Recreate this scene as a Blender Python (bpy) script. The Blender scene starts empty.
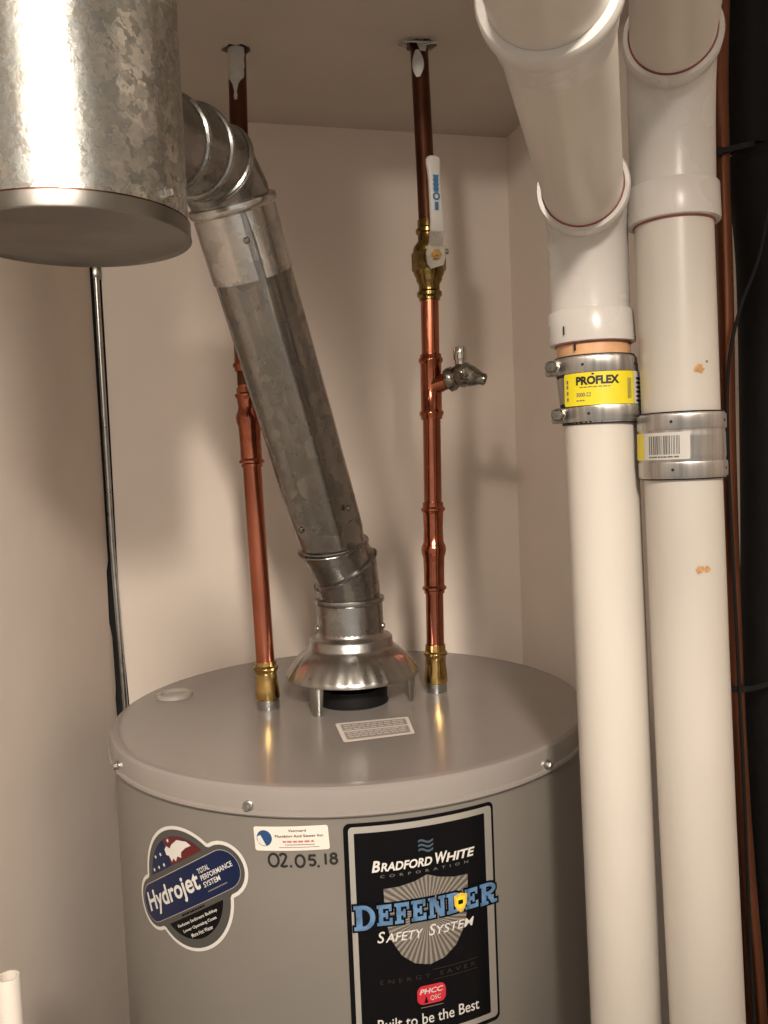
import bpy, bmesh, math, random
from mathutils import Vector, Matrix, noise
R_ = math.radians
random.seed(7)
scn = bpy.context.scene
COL = scn.collection

# ------------------------------------------------------------------ camera
cam_d = bpy.data.cameras.new('camera')
cam_d.sensor_fit = 'VERTICAL'; cam_d.sensor_height = 36.0
cam_d.lens = 850.0 / 1024.0 * 36.0
cam_d.clip_start = 0.02
cam = bpy.data.objects.new('camera', cam_d); COL.objects.link(cam)
_p, _r = R_(3.22), R_(2.35)
_F = Vector((0, math.cos(_p), -math.sin(_p))); _U0 = Vector((0, math.sin(_p), math.cos(_p))); _R0 = Vector((1, 0, 0))
_RT = _R0*math.cos(_r) - _U0*math.sin(_r); _UP = _U0*math.cos(_r) + _R0*math.sin(_r)
_m = Matrix((_RT, _UP, -_F)).transposed().to_4x4(); _m.translation = Vector((0, 0, 1.60))
cam.matrix_world = _m
scn.camera = cam

# ------------------------------------------------------------------ light
world = bpy.data.worlds.new('world'); scn.world = world; world.use_nodes = True
bgn = world.node_tree.nodes['Background']
bgn.inputs[0].default_value = (1.0, 0.91, 0.82, 1); bgn.inputs[1].default_value = 0.56
ld = bpy.data.lights.new('room_lamp', 'POINT'); ld.energy = 31; ld.color = (1.0, 0.885, 0.765); ld.shadow_soft_size = 0.07
lo = bpy.data.objects.new('room_lamp', ld); lo.location = (-0.36, -0.78, 2.33); COL.objects.link(lo)
sd = bpy.data.lights.new('track_lamp', 'SPOT'); sd.energy = 172; sd.color = (1.0, 0.885, 0.765); sd.shadow_soft_size = 0.10
sd.spot_size = R_(35); sd.spot_blend = 1.0
so = bpy.data.objects.new('track_lamp', sd); so.location = (0.20, -0.88, 2.33); COL.objects.link(so)
so.rotation_euler = (Vector((-0.18, 0.90, 1.37)) - so.location).to_track_quat('-Z', 'Y').to_euler()
scn.view_settings.view_transform = 'Standard'; scn.view_settings.look = 'None'
scn.view_settings.exposure = 0.13; scn.view_settings.gamma = 1.0
scn.view_settings.use_curve_mapping = False

# ------------------------------------------------------------------ materials
def srgb(r, g, b):
    def c(v):
        v /= 255.0
        return v/12.92 if v <= 0.04045 else ((v+0.055)/1.055)**2.4
    return (c(r), c(g), c(b), 1)
def newmat(name):
    m = bpy.data.materials.new(name); m.use_nodes = True
    nt = m.node_tree; b = nt.nodes['Principled BSDF']
    return m, nt, b
def ramp(nt, src, stops):
    n = nt.nodes.new('ShaderNodeValToRGB'); nt.links.new(src, n.inputs[0])
    el = n.color_ramp.elements
    while len(el) < len(stops): el.new(0.5)
    for e, (p, c) in zip(el, stops): e.position = p; e.color = c
    return n.outputs[0]
def noisetex(nt, scale, detail=3, rough=0.5, stretch=None, dist=0.0):
    tc = nt.nodes.new('ShaderNodeTexCoord'); src = tc.outputs['Object']
    if stretch:
        mp = nt.nodes.new('ShaderNodeMapping'); mp.inputs['Scale'].default_value = stretch
        nt.links.new(src, mp.inputs[0]); src = mp.outputs[0]
    n = nt.nodes.new('ShaderNodeTexNoise'); nt.links.new(src, n.inputs['Vector'])
    n.inputs['Scale'].default_value = scale; n.inputs['Detail'].default_value = detail
    n.inputs['Roughness'].default_value = rough; n.inputs['Distortion'].default_value = dist
    return n.outputs[0]
def bump(nt, b, src, strength, dist):
    n = nt.nodes.new('ShaderNodeBump'); n.inputs['Strength'].default_value = strength; n.inputs['Distance'].default_value = dist
    nt.links.new(src, n.inputs['Height']); nt.links.new(n.outputs[0], b.inputs['Normal'])
def g(v): return (v, v, v, 1)
def mix_c(a, k): return (a[0]*k, a[1]*k, a[2]*k, 1)
def mat_var(name, col, k0=0.85, k1=1.1, scale=20, rough=0.5, metal=0.0, r_var=0.1, bmp=0.0, bscale=150, bdist=0.001, stretch=None, spec=0.5, coat=0.0, detail=3):
    m, nt, b = newmat(name)
    n = noisetex(nt, scale, detail, 0.55, stretch)
    nt.links.new(ramp(nt, n, [(0.3, mix_c(col, k0)), (0.7, mix_c(col, k1))]), b.inputs['Base Color'])
    nt.links.new(ramp(nt, n, [(0.25, g(max(0, rough-r_var))), (0.75, g(min(1, rough+r_var)))]), b.inputs['Roughness'])
    b.inputs['Metallic'].default_value = metal; b.inputs['Specular IOR Level'].default_value = spec
    b.inputs['Coat Weight'].default_value = coat
    if bmp: bump(nt, b, noisetex(nt, bscale, 3), bmp, bdist)
    return m
def galvanised(name, dark, light, vscale, r0, r1, grime=0.0):
    m, nt, b = newmat(name)
    tc = nt.nodes.new('ShaderNodeTexCoord')
    no = nt.nodes.new('ShaderNodeTexNoise'); no.inputs['Scale'].default_value = vscale*0.8; no.inputs['Detail'].default_value = 4
    nt.links.new(tc.outputs['Object'], no.inputs['Vector'])
    mx = nt.nodes.new('ShaderNodeMixRGB'); mx.inputs[0].default_value = 0.018
    nt.links.new(tc.outputs['Object'], mx.inputs[1]); nt.links.new(no.outputs['Color'], mx.inputs[2])
    vo = nt.nodes.new('ShaderNodeTexVoronoi'); vo.inputs['Scale'].default_value = vscale
    nt.links.new(mx.outputs[0], vo.inputs['Vector'])
    n2 = nt.nodes.new('ShaderNodeTexNoise'); n2.inputs['Scale'].default_value = vscale*0.35; n2.inputs['Detail'].default_value = 5; n2.inputs['Roughness'].default_value = 0.65
    nt.links.new(tc.outputs['Object'], n2.inputs['Vector'])
    sx = nt.nodes.new('ShaderNodeSeparateColor'); nt.links.new(vo.outputs['Color'], sx.inputs[0])
    ad = nt.nodes.new('ShaderNodeMath'); ad.operation = 'MULTIPLY_ADD'; ad.inputs[1].default_value = 0.45; 
    ml = nt.nodes.new('ShaderNodeMath'); ml.operation = 'MULTIPLY'; ml.inputs[1].default_value = 0.6
    nt.links.new(n2.outputs[0], ml.inputs[0]); nt.links.new(sx.outputs[0], ad.inputs[0]); nt.links.new(ml.outputs[0], ad.inputs[2])
    nt.links.new(ramp(nt, ad.outputs[0], [(0.2, dark), (0.8, light)]), b.inputs['Base Color'])
    nt.links.new(ramp(nt, ad.outputs[0], [(0.2, g(r1)), (0.8, g(r0))]), b.inputs['Roughness'])
    b.inputs['Metallic'].default_value = 1.0
    bump(nt, b, n2.outputs[0], 0.25, 0.002)
    return m
def flat(name, col, rough=0.5, metal=0.0, spec=0.5):
    m, nt, b = newmat(name)
    b.inputs['Base Color'].default_value = col; b.inputs['Roughness'].default_value = rough
    b.inputs['Metallic'].default_value = metal; b.inputs['Specular IOR Level'].default_value = spec
    return m
M = {}
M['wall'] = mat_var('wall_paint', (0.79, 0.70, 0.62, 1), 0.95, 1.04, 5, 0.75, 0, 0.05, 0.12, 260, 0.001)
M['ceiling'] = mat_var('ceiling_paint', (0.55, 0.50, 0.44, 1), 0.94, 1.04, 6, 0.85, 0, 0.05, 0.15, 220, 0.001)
M['floor'] = mat_var('concrete', (0.62, 0.55, 0.47, 1), 0.85, 1.1, 4, 0.6, 0, 0.1, 0.3, 60, 0.003)
M['dark'] = flat('void_shade', (0.012, 0.011, 0.01, 1), 0.9)  # near-black colour stands in for shade inside the gap and holes
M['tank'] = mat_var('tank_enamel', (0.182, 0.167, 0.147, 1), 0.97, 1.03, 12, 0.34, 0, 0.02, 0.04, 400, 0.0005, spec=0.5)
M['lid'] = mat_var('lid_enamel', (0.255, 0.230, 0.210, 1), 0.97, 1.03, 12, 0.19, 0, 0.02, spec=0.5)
M['port'] = mat_var('beige_plastic', (0.40, 0.37, 0.33, 1), 0.95, 1.05, 20, 0.3)
M['can'] = galvanised('galvanised_bright', (0.27, 0.285, 0.27, 1), (0.84, 0.85, 0.82, 1), 170, 0.16, 0.45)
M['canbase'] = mat_var('galvanised_cap', (0.27, 0.26, 0.24, 1), 0.85, 1.1, 18, 0.34, 1.0, 0.06, 0.1, 60, 0.002)
M['flue'] = galvanised('galvanised_weathered', (0.46, 0.455, 0.44, 1), (0.66, 0.65, 0.625, 1), 70, 0.18, 0.32)
M['flue_dark'] = galvanised('galvanised_dull', (0.24, 0.235, 0.225, 1), (0.42, 0.41, 0.39, 1), 90, 0.22, 0.40)
M['hood'] = mat_var('hood_aluminised', (0.43, 0.42, 0.40, 1), 0.85, 1.1, 25, 0.30, 1.0, 0.05, 0.06, 300, 0.001)
M['copper'] = mat_var('copper', (0.49, 0.165, 0.098, 1), 0.5, 1.1, 30, 0.20, 1.0, 0.07, 0.05, 300, 0.0006, stretch=(1, 1, 0.25))
M['copper_fit'] = mat_var('copper_fitting', (0.50, 0.165, 0.095, 1), 0.55, 1.1, 60, 0.15, 1.0, 0.06)
M['copper_old'] = mat_var('copper_tarnished', (0.15, 0.062, 0.038, 1), 0.55, 1.15, 40, 0.38, 1.0, 0.08, stretch=(1, 1, 0.3))
M['copper_line'] = mat_var('copper_line', (0.20, 0.08, 0.045, 1), 0.6, 1.1, 30, 0.4, 1.0, 0.08, stretch=(1, 1, 0.3))
M['brass'] = mat_var('brass', (0.68, 0.46, 0.17, 1), 0.6, 1.1, 60, 0.18, 1.0, 0.07)
M['brass_old'] = mat_var('brass_dull', (0.30, 0.20, 0.07, 1), 0.55, 1.2, 70, 0.22, 1.0, 0.08)
M['chrome'] = flat('chrome', (0.72, 0.70, 0.66, 1), 0.12, 1.0)
M['steel'] = mat_var('zinc_steel', (0.50, 0.50, 0.48, 1), 0.8, 1.1, 50, 0.3, 1.0, 0.06)
M['zinc'] = mat_var('bright_zinc', (0.66, 0.65, 0.60, 1), 0.85, 1.1, 60, 0.25, 1.0, 0.05)
M['nickel'] = mat_var('dull_nickel', (0.30, 0.28, 0.24, 1), 0.6, 1.25, 110, 0.24, 1.0, 0.08)
M['stainless'] = mat_var('stainless_shield', (0.52, 0.49, 0.455, 1), 0.7, 1.12, 160, 0.36, 1.0, 0.08, stretch=(1, 1, 0.05))
def brushed(m):
    nt = m.node_tree; b = nt.nodes['Principled BSDF']; t = nt.nodes.new('ShaderNodeTangent'); t.direction_type = 'RADIAL'; t.axis = 'Z'
    nt.links.new(t.outputs[0], b.inputs['Tangent']); b.inputs['Anisotropic'].default_value = 0.75
brushed(M['stainless'])
M['pvc'] = mat_var('pvc_cream', (0.62, 0.575, 0.515, 1), 0.94, 1.04, 9, 0.32, 0, 0.05, stretch=(1, 1, 0.4))
M['pvc_fit'] = mat_var('pvc_white_fitting', (0.62, 0.59, 0.55, 1), 0.96, 1.03, 14, 0.28, 0, 0.04)
M['pvc_primer'] = mat_var('pvc_orange_primer', (0.74, 0.42, 0.22, 1), 0.8, 1.15, 45, 0.35, 0, 0.05)
M['primer'] = mat_var('purple_primer', (0.30, 0.085, 0.075, 1), 0.6, 1.4, 60, 0.5)
M['stain'] = mat_var('rust_stain', (0.60, 0.33, 0.14, 1), 0.7, 1.2, 300, 0.5)
M['foam'] = mat_var('black_foam', (0.007, 0.007, 0.007, 1), 0.8, 1.3, 60, 0.7, 0, 0.05, 0.3, 250, 0.001, spec=0.2)
M['rubber'] = flat('black_plastic', (0.008, 0.008, 0.008, 1), 0.55, spec=0.25)
M['whitepaint'] = mat_var('white_paint_drip', (0.60, 0.60, 0.57, 1), 0.9, 1.05, 90, 0.5, 0, 0.05)
M['sleeve'] = flat('white_vinyl', (0.68, 0.66, 0.62, 1), 0.4)
M['s_black'] = flat('sticker_black', (0.004, 0.004, 0.005, 1), 0.2, spec=0.12)
M['s_silver'] = flat('sticker_silver', (0.62, 0.60, 0.56, 1), 0.35, 0.75)
M['s_white'] = flat('sticker_white', (0.62, 0.60, 0.56, 1), 0.4)
M['s_paper'] = flat('paper_label', (0.70, 0.64, 0.58, 1), 0.45)
M['s_grey'] = flat('sticker_grey', (0.062, 0.060, 0.055, 1), 0.3)
M['s_blue'] = flat('sticker_blue', (0.006, 0.013, 0.050, 1), 0.3, spec=0.3)
M['s_skyblue'] = mat_var('sticker_sky_blue', (0.09, 0.19, 0.34, 1), 0.7, 1.3, 90, 0.35)
M['s_red'] = flat('sticker_red', (0.10, 0.009, 0.011, 1), 0.35)
M['s_badge'] = flat('badge_red', (0.52, 0.02, 0.04, 1), 0.35)
M['s_gold'] = flat('gold_ink', (0.72, 0.47, 0.07, 1), 0.35)
M['s_yellow'] = flat('label_yellow', (0.80, 0.66, 0.02, 1), 0.45)
M['ink'] = flat('black_ink', (0.012, 0.011, 0.01, 1), 0.5)
M['ink_grey'] = flat('grey_ink', (0.16, 0.145, 0.13, 1), 0.5)
M['panel_grey'] = flat('panel_grey', (0.30, 0.27, 0.245, 1), 0.4)
M['ink_red'] = flat('red_ink', (0.45, 0.16, 0.13, 1), 0.5)
M['ink_blue'] = flat('blue_ink', (0.04, 0.18, 0.36, 1), 0.45)
M['wave_blue'] = flat('dim_blue_ink', (0.05, 0.08, 0.11, 1), 0.4)
M['ink_dark'] = flat('dim_ink', (0.020, 0.012, 0.012, 1), 0.4)
M['ink_navy'] = flat('navy_ink', (0.015, 0.06, 0.16, 1), 0.4)
def shield_mat():
    m, nt, b = newmat('shield_rays')
    b.inputs['Metallic'].default_value = 0.7; b.inputs['Roughness'].default_value = 0.35
    b.inputs['Base Color'].default_value = (0.20, 0.185, 0.165, 1)
    return m
M['s_shield'] = shield_mat()
M['s_ray'] = flat('shield_ray_light', (0.42, 0.39, 0.34, 1), 0.35, 0.6)

# ------------------------------------------------------------------ helpers
def obj(name, bm, mat, parent=None, smooth=True, angle=40):
    me = bpy.data.meshes.new(name)
    bmesh.ops.recalc_face_normals(bm, faces=bm.faces[:])
    bm.to_mesh(me); bm.free()
    if smooth:
        me.polygons.foreach_set('use_smooth', [True]*len(me.polygons))
        me.set_sharp_from_angle(angle=R_(angle))
    me.materials.append(M[mat] if isinstance(mat, str) else mat)
    o = bpy.data.objects.new(name, me); COL.objects.link(o)
    if parent is not None:
        o.parent = parent; o.matrix_parent_inverse = parent.matrix_world.inverted()
    return o
def tag(o, label, cat, group=None):
    o['label'] = label; o['category'] = cat
    if group: o['group'] = group
    return o
def thing(name, label, cat, loc, group=None):
    o = bpy.data.objects.new(name, None); o.empty_display_size = 0.03; COL.objects.link(o)
    o.location = loc; o.matrix_world = Matrix.Translation(loc)
    return tag(o, label, cat, group)
def struct(name, bm, mat, label=None, **k):
    o = obj(name, bm, mat, **k); o['kind'] = 'structure'
    if label: o['label'] = label
    return o
def frame_of(d):
    d = d.normalized()
    a = Vector((0, 0, 1)) if abs(d.z) < 0.9 else Vector((1, 0, 0))
    x = a.cross(d).normalized(); y = d.cross(x).normalized()
    return x, y, d
def bridge(bm, rings, caps=(True, True), closed=True):
    for a, b in zip(rings[:-1], rings[1:]):
        n = len(a)
        for i in range(n):
            j = (i+1) % n
            bm.faces.new((a[i], a[j], b[j], b[i]))
    if caps[0]: bm.faces.new(list(reversed(rings[0])))
    if caps[1]: bm.faces.new(rings[-1])
def lathe(bm, p, d, prof, seg=32, caps=(True, True)):
    """profile of (radius, distance along d from p)"""
    p = Vector(p); x, y, d = frame_of(Vector(d)); rings = []
    for r, t in prof:
        c = p + d*t
        rings.append([bm.verts.new(c + (x*math.cos(2*math.pi*k/seg) + y*math.sin(2*math.pi*k/seg))*max(r, 1e-5)) for k in range(seg)])
    bridge(bm, rings, caps); return bm
def vlathe(bm, prof, axis, seg=24, caps=(True, True)):
    """profile of (radius, z) about an almost plumb line axis(z) -> (x, y)"""
    rings = []
    for r, z in prof:
        cx, cy = axis(z)
        rings.append([bm.verts.new((cx + r*math.cos(2*math.pi*k/seg), cy + r*math.sin(2*math.pi*k/seg), z)) for k in range(seg)])
    bridge(bm, rings, caps); return bm
def tube(bm, pts, r, seg=20, caps=(True, True)):
    pts = [Vector(p) for p in pts]; n = len(pts)
    rad = r if isinstance(r, (list, tuple)) else [r]*n
    rings = []; x = None
    for i, p in enumerate(pts):
        t = (pts[min(i+1, n-1)] - pts[max(i-1, 0)]).normalized()
        if x is None: x, y, _ = frame_of(t)
        else:
            x = (x - t*x.dot(t)).normalized(); y = t.cross(x)
        rings.append([bm.verts.new(p + (x*math.cos(2*math.pi*k/seg) + y*math.sin(2*math.pi*k/seg))*rad[i]) for k in range(seg)])
    bridge(bm, rings, caps); return bm
def box(bm, c, s, rot=None, bev=0.0):
    mat = Matrix.Translation(Vector(c)) @ ((rot.to_4x4()) if rot else Matrix.Identity(4)) @ Matrix.Diagonal((s[0], s[1], s[2], 1))
    r = bmesh.ops.create_cube(bm, size=1.0, matrix=mat)
    if bev:
        ed = set(e for v in r['verts'] for e in v.link_edges)
        bmesh.ops.bevel(bm, geom=list(ed), offset=bev, segments=2, affect='EDGES', profile=0.5)
    return bm
def prism(bm, poly, f0, f1):
    """2d polygon -> two copies through f0(u,v), f1(u,v), with sides"""
    a = [bm.verts.new(f0(*p)) for p in poly]; b = [bm.verts.new(f1(*p)) for p in poly]
    n = len(a)
    for i in range(n):
        j = (i+1) % n; bm.faces.new((a[i], a[j], b[j], b[i]))
    bm.faces.new(list(reversed(a))); bm.faces.new(b); return bm
def bez(p0, p1, p2, n=10):
    p0, p1, p2 = Vector(p0), Vector(p1), Vector(p2)
    return [p0*(1-t)**2 + p1*2*t*(1-t) + p2*t*t for t in [i/n for i in range(n+1)]]
def smooth_path(pts, n=8):
    P = [Vector(p) for p in pts]; P = [P[0]*2-P[1]] + P + [P[-1]*2-P[-2]]; out = []
    for i in range(1, len(P)-2):
        a, b, c, d = P[i-1:i+3]
        for k in range(n):
            t = k/n
            out.append(0.5*((2*b) + (c-a)*t + (2*a-5*b+4*c-d)*t*t + (3*b-a-3*c+d)*t**3))
    out.append(P[-2]); return out

# ---- flat artwork that is wrapped on a curved or flat carrier
def fill2d(loops):
    """filled flat bmesh from outer loop + holes"""
    bm = bmesh.new(); ed = []
    for lp in loops:
        vs = [bm.verts.new((u, v, 0)) for u, v in lp]
        for i in range(len(vs)): ed.append(bm.edges.new((vs[i], vs[(i+1) % len(vs)])))
    bmesh.ops.triangle_fill(bm, edges=ed, use_beauty=True, use_dissolve=False)
    return bm
_TXT = {}
def text2d(body, box_, bold=0.0, shear=0.0, spacing=1.0, smallcaps=False, rot=0.0, res=3):
    """lettering stretched to the box (u0,u1,v0,v1), as a flat bmesh"""
    cu = bpy.data.curves.new('lettering', 'FONT'); cu.resolution_u = res
    cu.offset = bold; cu.shear = shear; cu.space_character = spacing
    if smallcaps:
        cu.body = body.upper(); cu.small_caps_scale = 0.8
        for i, ch in enumerate(body): cu.body_format[i].use_small_caps = False
        cu.body = body
        for i, ch in enumerate(body): cu.body_format[i].use_small_caps = ch.islower()
    else: cu.body = body
    to = bpy.data.objects.new('lettering', cu); COL.objects.link(to)
    dg = bpy.context.evaluated_depsgraph_get(); dg.update()
    me = bpy.data.meshes.new_from_object(to.evaluated_get(dg))
    bm = bmesh.new(); bm.from_mesh(me)
    bpy.data.objects.remove(to); bpy.data.meshes.remove(me); bpy.data.curves.remove(cu)
    bmesh.ops.remove_doubles(bm, verts=bm.verts[:], dist=1e-5)
    xs = [v.co.x for v in bm.verts]; ys = [v.co.y for v in bm.verts]
    x0, x1, y0, y1 = min(xs), max(xs), min(ys), max(ys); u0, u1, v0, v1 = box_
    for v in bm.verts:
        v.co.x = u0 + (v.co.x-x0)/(x1-x0)*(u1-u0); v.co.y = v0 + (v.co.y-y0)/(y1-y0)*(v1-v0); v.co.z = 0
    return bm
def dashes(u0, u1, v0, v1, n, seed=1):
    """a line of print too small to read: a row of short bars"""
    q = random.Random(seed); w = [0.6+q.random() for _ in range(n)]; k = (u1-u0)/(sum(w)*1.25); bm = bmesh.new(); u = u0
    for x in w:
        bm.faces.new([bm.verts.new((a, b, 0)) for a, b in ((u, v0), (u+x*k, v0), (u+x*k, v1), (u, v1))]); u += x*k*1.25
    return bm
def place2d(bm, c, rot):
    ca, sa = math.cos(rot), math.sin(rot)
    for v in bm.verts:
        u, w = v.co.x, v.co.y
        v.co.x = c[0] + ca*u - sa*w; v.co.y = c[1] + sa*u + ca*w
    return bm
def cut(bm, step):
    xs = [v.co.x for v in bm.verts]; x = math.floor(min(xs)/step)*step + step
    while x < max(xs):
        bmesh.ops.bisect_plane(bm, geom=bm.verts[:]+bm.edges[:]+bm.faces[:], plane_co=(x, 0, 0), plane_no=(1, 0, 0)); x += step
    return bm
def wrap(bm, C, R, ang0=-math.pi/2, step=0.006):
    """(u, v) -> cylinder about plumb axis C, u = arc length, v = height"""
    cut(bm, step)
    for v in bm.verts:
        a = ang0 + v.co.x/R
        v.co = Vector((C[0] + R*math.cos(a), C[1] + R*math.sin(a), v.co.y))
    return bm
def rrect(u0, u1, v0, v1, r, n=6):
    out = []
    for cx, cy, a0 in ((u1-r, v1-r, 0), (u0+r, v1-r, 90), (u0+r, v0+r, 180), (u1-r, v0+r, 270)):
        for k in range(n+1):
            a = R_(a0 + 90*k/n); out.append((cx + r*math.cos(a), cy + r*math.sin(a)))
    return out
def circle2(cx, cy, rx, ry=None, n=40):
    ry = ry or rx
    return [(cx + rx*math.cos(2*math.pi*k/n), cy + ry*math.sin(2*math.pi*k/n)) for k in range(n)]
def capsule(hl, r, n=14):
    return [(hl-r + r*math.cos(R_(-90+180*k/n)), r*math.sin(R_(-90+180*k/n))) for k in range(n+1)] + \
           [(-hl+r + r*math.cos(R_(90+180*k/n)), r*math.sin(R_(90+180*k/n))) for k in range(n+1)]

# ------------------------------------------------------------------ room shell
YAW = R_(14.5)
D = Vector((math.cos(YAW), math.sin(YAW), 0)); N = Vector((-math.sin(YAW), math.cos(YAW), 0))
TC = Vector((-0.051, 1.032, 0)); ZC = 2.12; ZR = 2.45
def wp(d, n, z): return TC + D*d + N*n + Vector((0, 0, z))
LEFT_D, RIGHT_D, BACK_N = -0.292, 0.360, 0.298
CL = wp(LEFT_D, BACK_N, 0); CR = wp(RIGHT_D, BACK_N, 0)
ldir = Vector((0.0, -0.697, 0)).normalized(); lnorm = Vector((-ldir.y, ldir.x, 0))   # lnorm points into the closet
if lnorm.x < 0: lnorm = -lnorm
rdir = -N

bm = bmesh.new(); box(bm, (0, 0, -0.05), (5.0, 5.0, 0.1)); struct('floor', bm, 'floor', smooth=False)
# back wall: its left edge is broken away along the corner strip
rnd = random.Random(3)
edge = []
for z, gd in ((ZC, 0.0), (1.905, 0.0), (1.90, 0.013), (1.72, 0.013), (1.60, 0.0125), (1.50, 0.012), (1.432, 0.0115), (1.425, 0.006), (1.40, 0.0075), (1.395, 0.012), (1.36, 0.0135), (1.33, 0.0145), (1.30, 0.016), (1.27, 0.017), (1.22, 0.018), (0.0, 0.018)):
    edge.append((LEFT_D + gd, z))
poly = [(RIGHT_D, 0), (RIGHT_D, ZC)] + edge
bm = bmesh.new(); prism(bm, poly, lambda u, z: wp(u, BACK_N, z), lambda u, z: wp(u, BACK_N+0.013, z))
struct('wall_back', bm, 'wall', smooth=False)
# left wall
L1 = 0.95
poly = [(0.0, 0)] + [(u, z) for z, u in ((1.20, 0.0), (1.27, 0.006), (1.285, 0.002), (1.36, 0.004), (1.385, 0.014), (1.46, 0.012), (1.475, 0.003), (1.62, 0.004), (1.70, 0.006), (1.90, 0.008), (1.905, 0.0))] + [(0.0, ZR), (L1, ZR), (L1, 0)]
bm = bmesh.new()
prism(bm, poly, lambda u, z: CL + ldir*u + Vector((0, 0, z)), lambda u, z: CL + ldir*u - lnorm*0.013 + Vector((0, 0, z)))
struct('wall_left', bm, 'wall', smooth=False)
# right wall
bm = bmesh.new()
prism(bm, [(0, 0), (0, ZR), (1.15, ZR), (1.15, 0)], lambda u, z: CR + rdir*u + Vector((0, 0, z)), lambda u, z: CR + rdir*u + D*0.013 + Vector((0, 0, z)))
struct('wall_right', bm, 'wall', smooth=False)
# backing behind the open corner, coloured near-black as the gap's shade
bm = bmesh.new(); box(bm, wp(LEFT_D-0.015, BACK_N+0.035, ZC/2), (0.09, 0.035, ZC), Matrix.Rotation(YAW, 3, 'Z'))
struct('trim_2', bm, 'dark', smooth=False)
# ceiling with two broken holes
HL = (-0.1599, 1.0853); HR = (0.0676, 1.0942)
def jag(c, rx, ry, seed, n=16):
    r = random.Random(seed)
    return [(c[0] + rx*(0.75+0.45*r.random())*math.cos(2*math.pi*k/n), c[1] + ry*(0.75+0.45*r.random())*math.sin(2*math.pi*k/n)) for k in range(n)]
outer = [tuple(wp(d_, n_, 0).xy) for d_, n_ in ((-0.55, -0.20), (RIGHT_D+0.02, -0.20), (RIGHT_D+0.02, BACK_N+0.02), (-0.55, BACK_N+0.02))]
bm = fill2d([outer, jag((HL[0]+0.002, HL[1]), 0.018, 0.015, 4), jag((HR[0]+0.003, HR[1]), 0.021, 0.018, 9)])
ret = bmesh.ops.extrude_face_region(bm, geom=bm.faces[:])
for v in ret['geom']:
    if isinstance(v, bmesh.types.BMVert): v.co.z = 0.014
for v in bm.verts: v.co.z += ZC
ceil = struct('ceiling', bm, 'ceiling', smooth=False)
bm = bmesh.new(); box(bm, wp((RIGHT_D-0.55+0.02)/2, (BACK_N+0.02-0.185)/2, ZC+0.11), (0.90, BACK_N+0.02+0.185, 0.02), Matrix.Rotation(YAW, 3, 'Z')); obj('hole_shade_board', bm, 'dark', ceil, smooth=False)  # slab added above the holes, its black colour painting the void's darkness
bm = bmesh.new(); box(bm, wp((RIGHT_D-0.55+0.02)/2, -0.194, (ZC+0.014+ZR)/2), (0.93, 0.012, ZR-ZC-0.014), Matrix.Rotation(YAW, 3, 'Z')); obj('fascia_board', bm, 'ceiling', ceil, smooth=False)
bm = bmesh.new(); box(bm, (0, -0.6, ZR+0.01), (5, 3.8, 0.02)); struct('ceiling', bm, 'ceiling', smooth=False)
# torn paper round the right hole
for k, (dx, dy, dz, w, h, a) in enumerate(((-0.004, -0.019, -0.004, 0.036, 0.010, 8), (0.012, -0.017, -0.006, 0.020, 0.009, -14), (-0.022, -0.010, -0.006, 0.012, 0.012, 30))):
    bm = bmesh.new(); r = random.Random(20+k); rot = Matrix.Rotation(R_(a), 3, 'Z') @ Matrix.Rotation(R_(35), 3, 'X')
    P = [Vector((w*(0.5+0.15*(r.random()-0.5))*math.cos(t), h*(0.5+0.3*(r.random()-0.5))*math.sin(t), 0)) for t in [2*math.pi*i/11 for i in range(11)]]
    c = Vector((HR[0]+dx, HR[1]+dy, ZC+dz))
    a_ = [bm.verts.new(c + rot @ p) for p in P]; b_ = [bm.verts.new(c + rot @ (p + Vector((0, 0, 0.0012)))) for p in P]
    bridge(bm, [a_, b_]); obj('paper_flake', bm, 'whitepaint', ceil, smooth=False)
# exposed metal corner strip
bm = bmesh.new()
pts = [wp(LEFT_D+0.0062 + (0.0 if z > 1.5 else (1.5-z)*0.022), BACK_N-0.004, z) for z in (1.06, 1.2, 1.3, 1.4, 1.5, 1.6, 1.7, 1.8, 1.885)]
tube(bm, pts, [0.0042]*9, 10)
struct('trim_1', bm, 'steel', 'exposed grey metal corner strip in the broken left wall corner')
bm = bmesh.new(); box(bm, wp(LEFT_D+0.007, BACK_N-0.003, 1.893), (0.012, 0.008, 0.022), Matrix.Rotation(YAW, 3, 'Z'), 0.002)
struct('trim_3', bm, 'nickel')

# ------------------------------------------------------------------ water heater
TX, TY, TR, TOP = -0.051, 1.032, 0.279, 1.311
T = thing('water_heater', 'large grey cylindrical water heater with stickers, standing in the closet', 'water heater', (TX, TY, 0))
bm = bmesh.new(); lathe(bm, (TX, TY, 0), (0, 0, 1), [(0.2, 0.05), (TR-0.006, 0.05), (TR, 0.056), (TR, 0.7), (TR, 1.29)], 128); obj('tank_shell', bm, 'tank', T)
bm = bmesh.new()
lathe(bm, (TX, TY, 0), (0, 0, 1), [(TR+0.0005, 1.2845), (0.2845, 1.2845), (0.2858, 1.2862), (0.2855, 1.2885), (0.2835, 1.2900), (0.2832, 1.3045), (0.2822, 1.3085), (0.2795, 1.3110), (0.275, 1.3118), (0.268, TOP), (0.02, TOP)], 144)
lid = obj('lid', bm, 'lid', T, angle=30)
for k in range(3):
    a = 2*math.pi*k/3 + 0.4; bm = bmesh.new(); lathe(bm, (TX+0.2*math.cos(a), TY+0.2*math.sin(a), 0), (0, 0, 1), [(0.02, 0), (0.02, 0.05)], 16); obj('foot', bm, 'steel', T)
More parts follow.
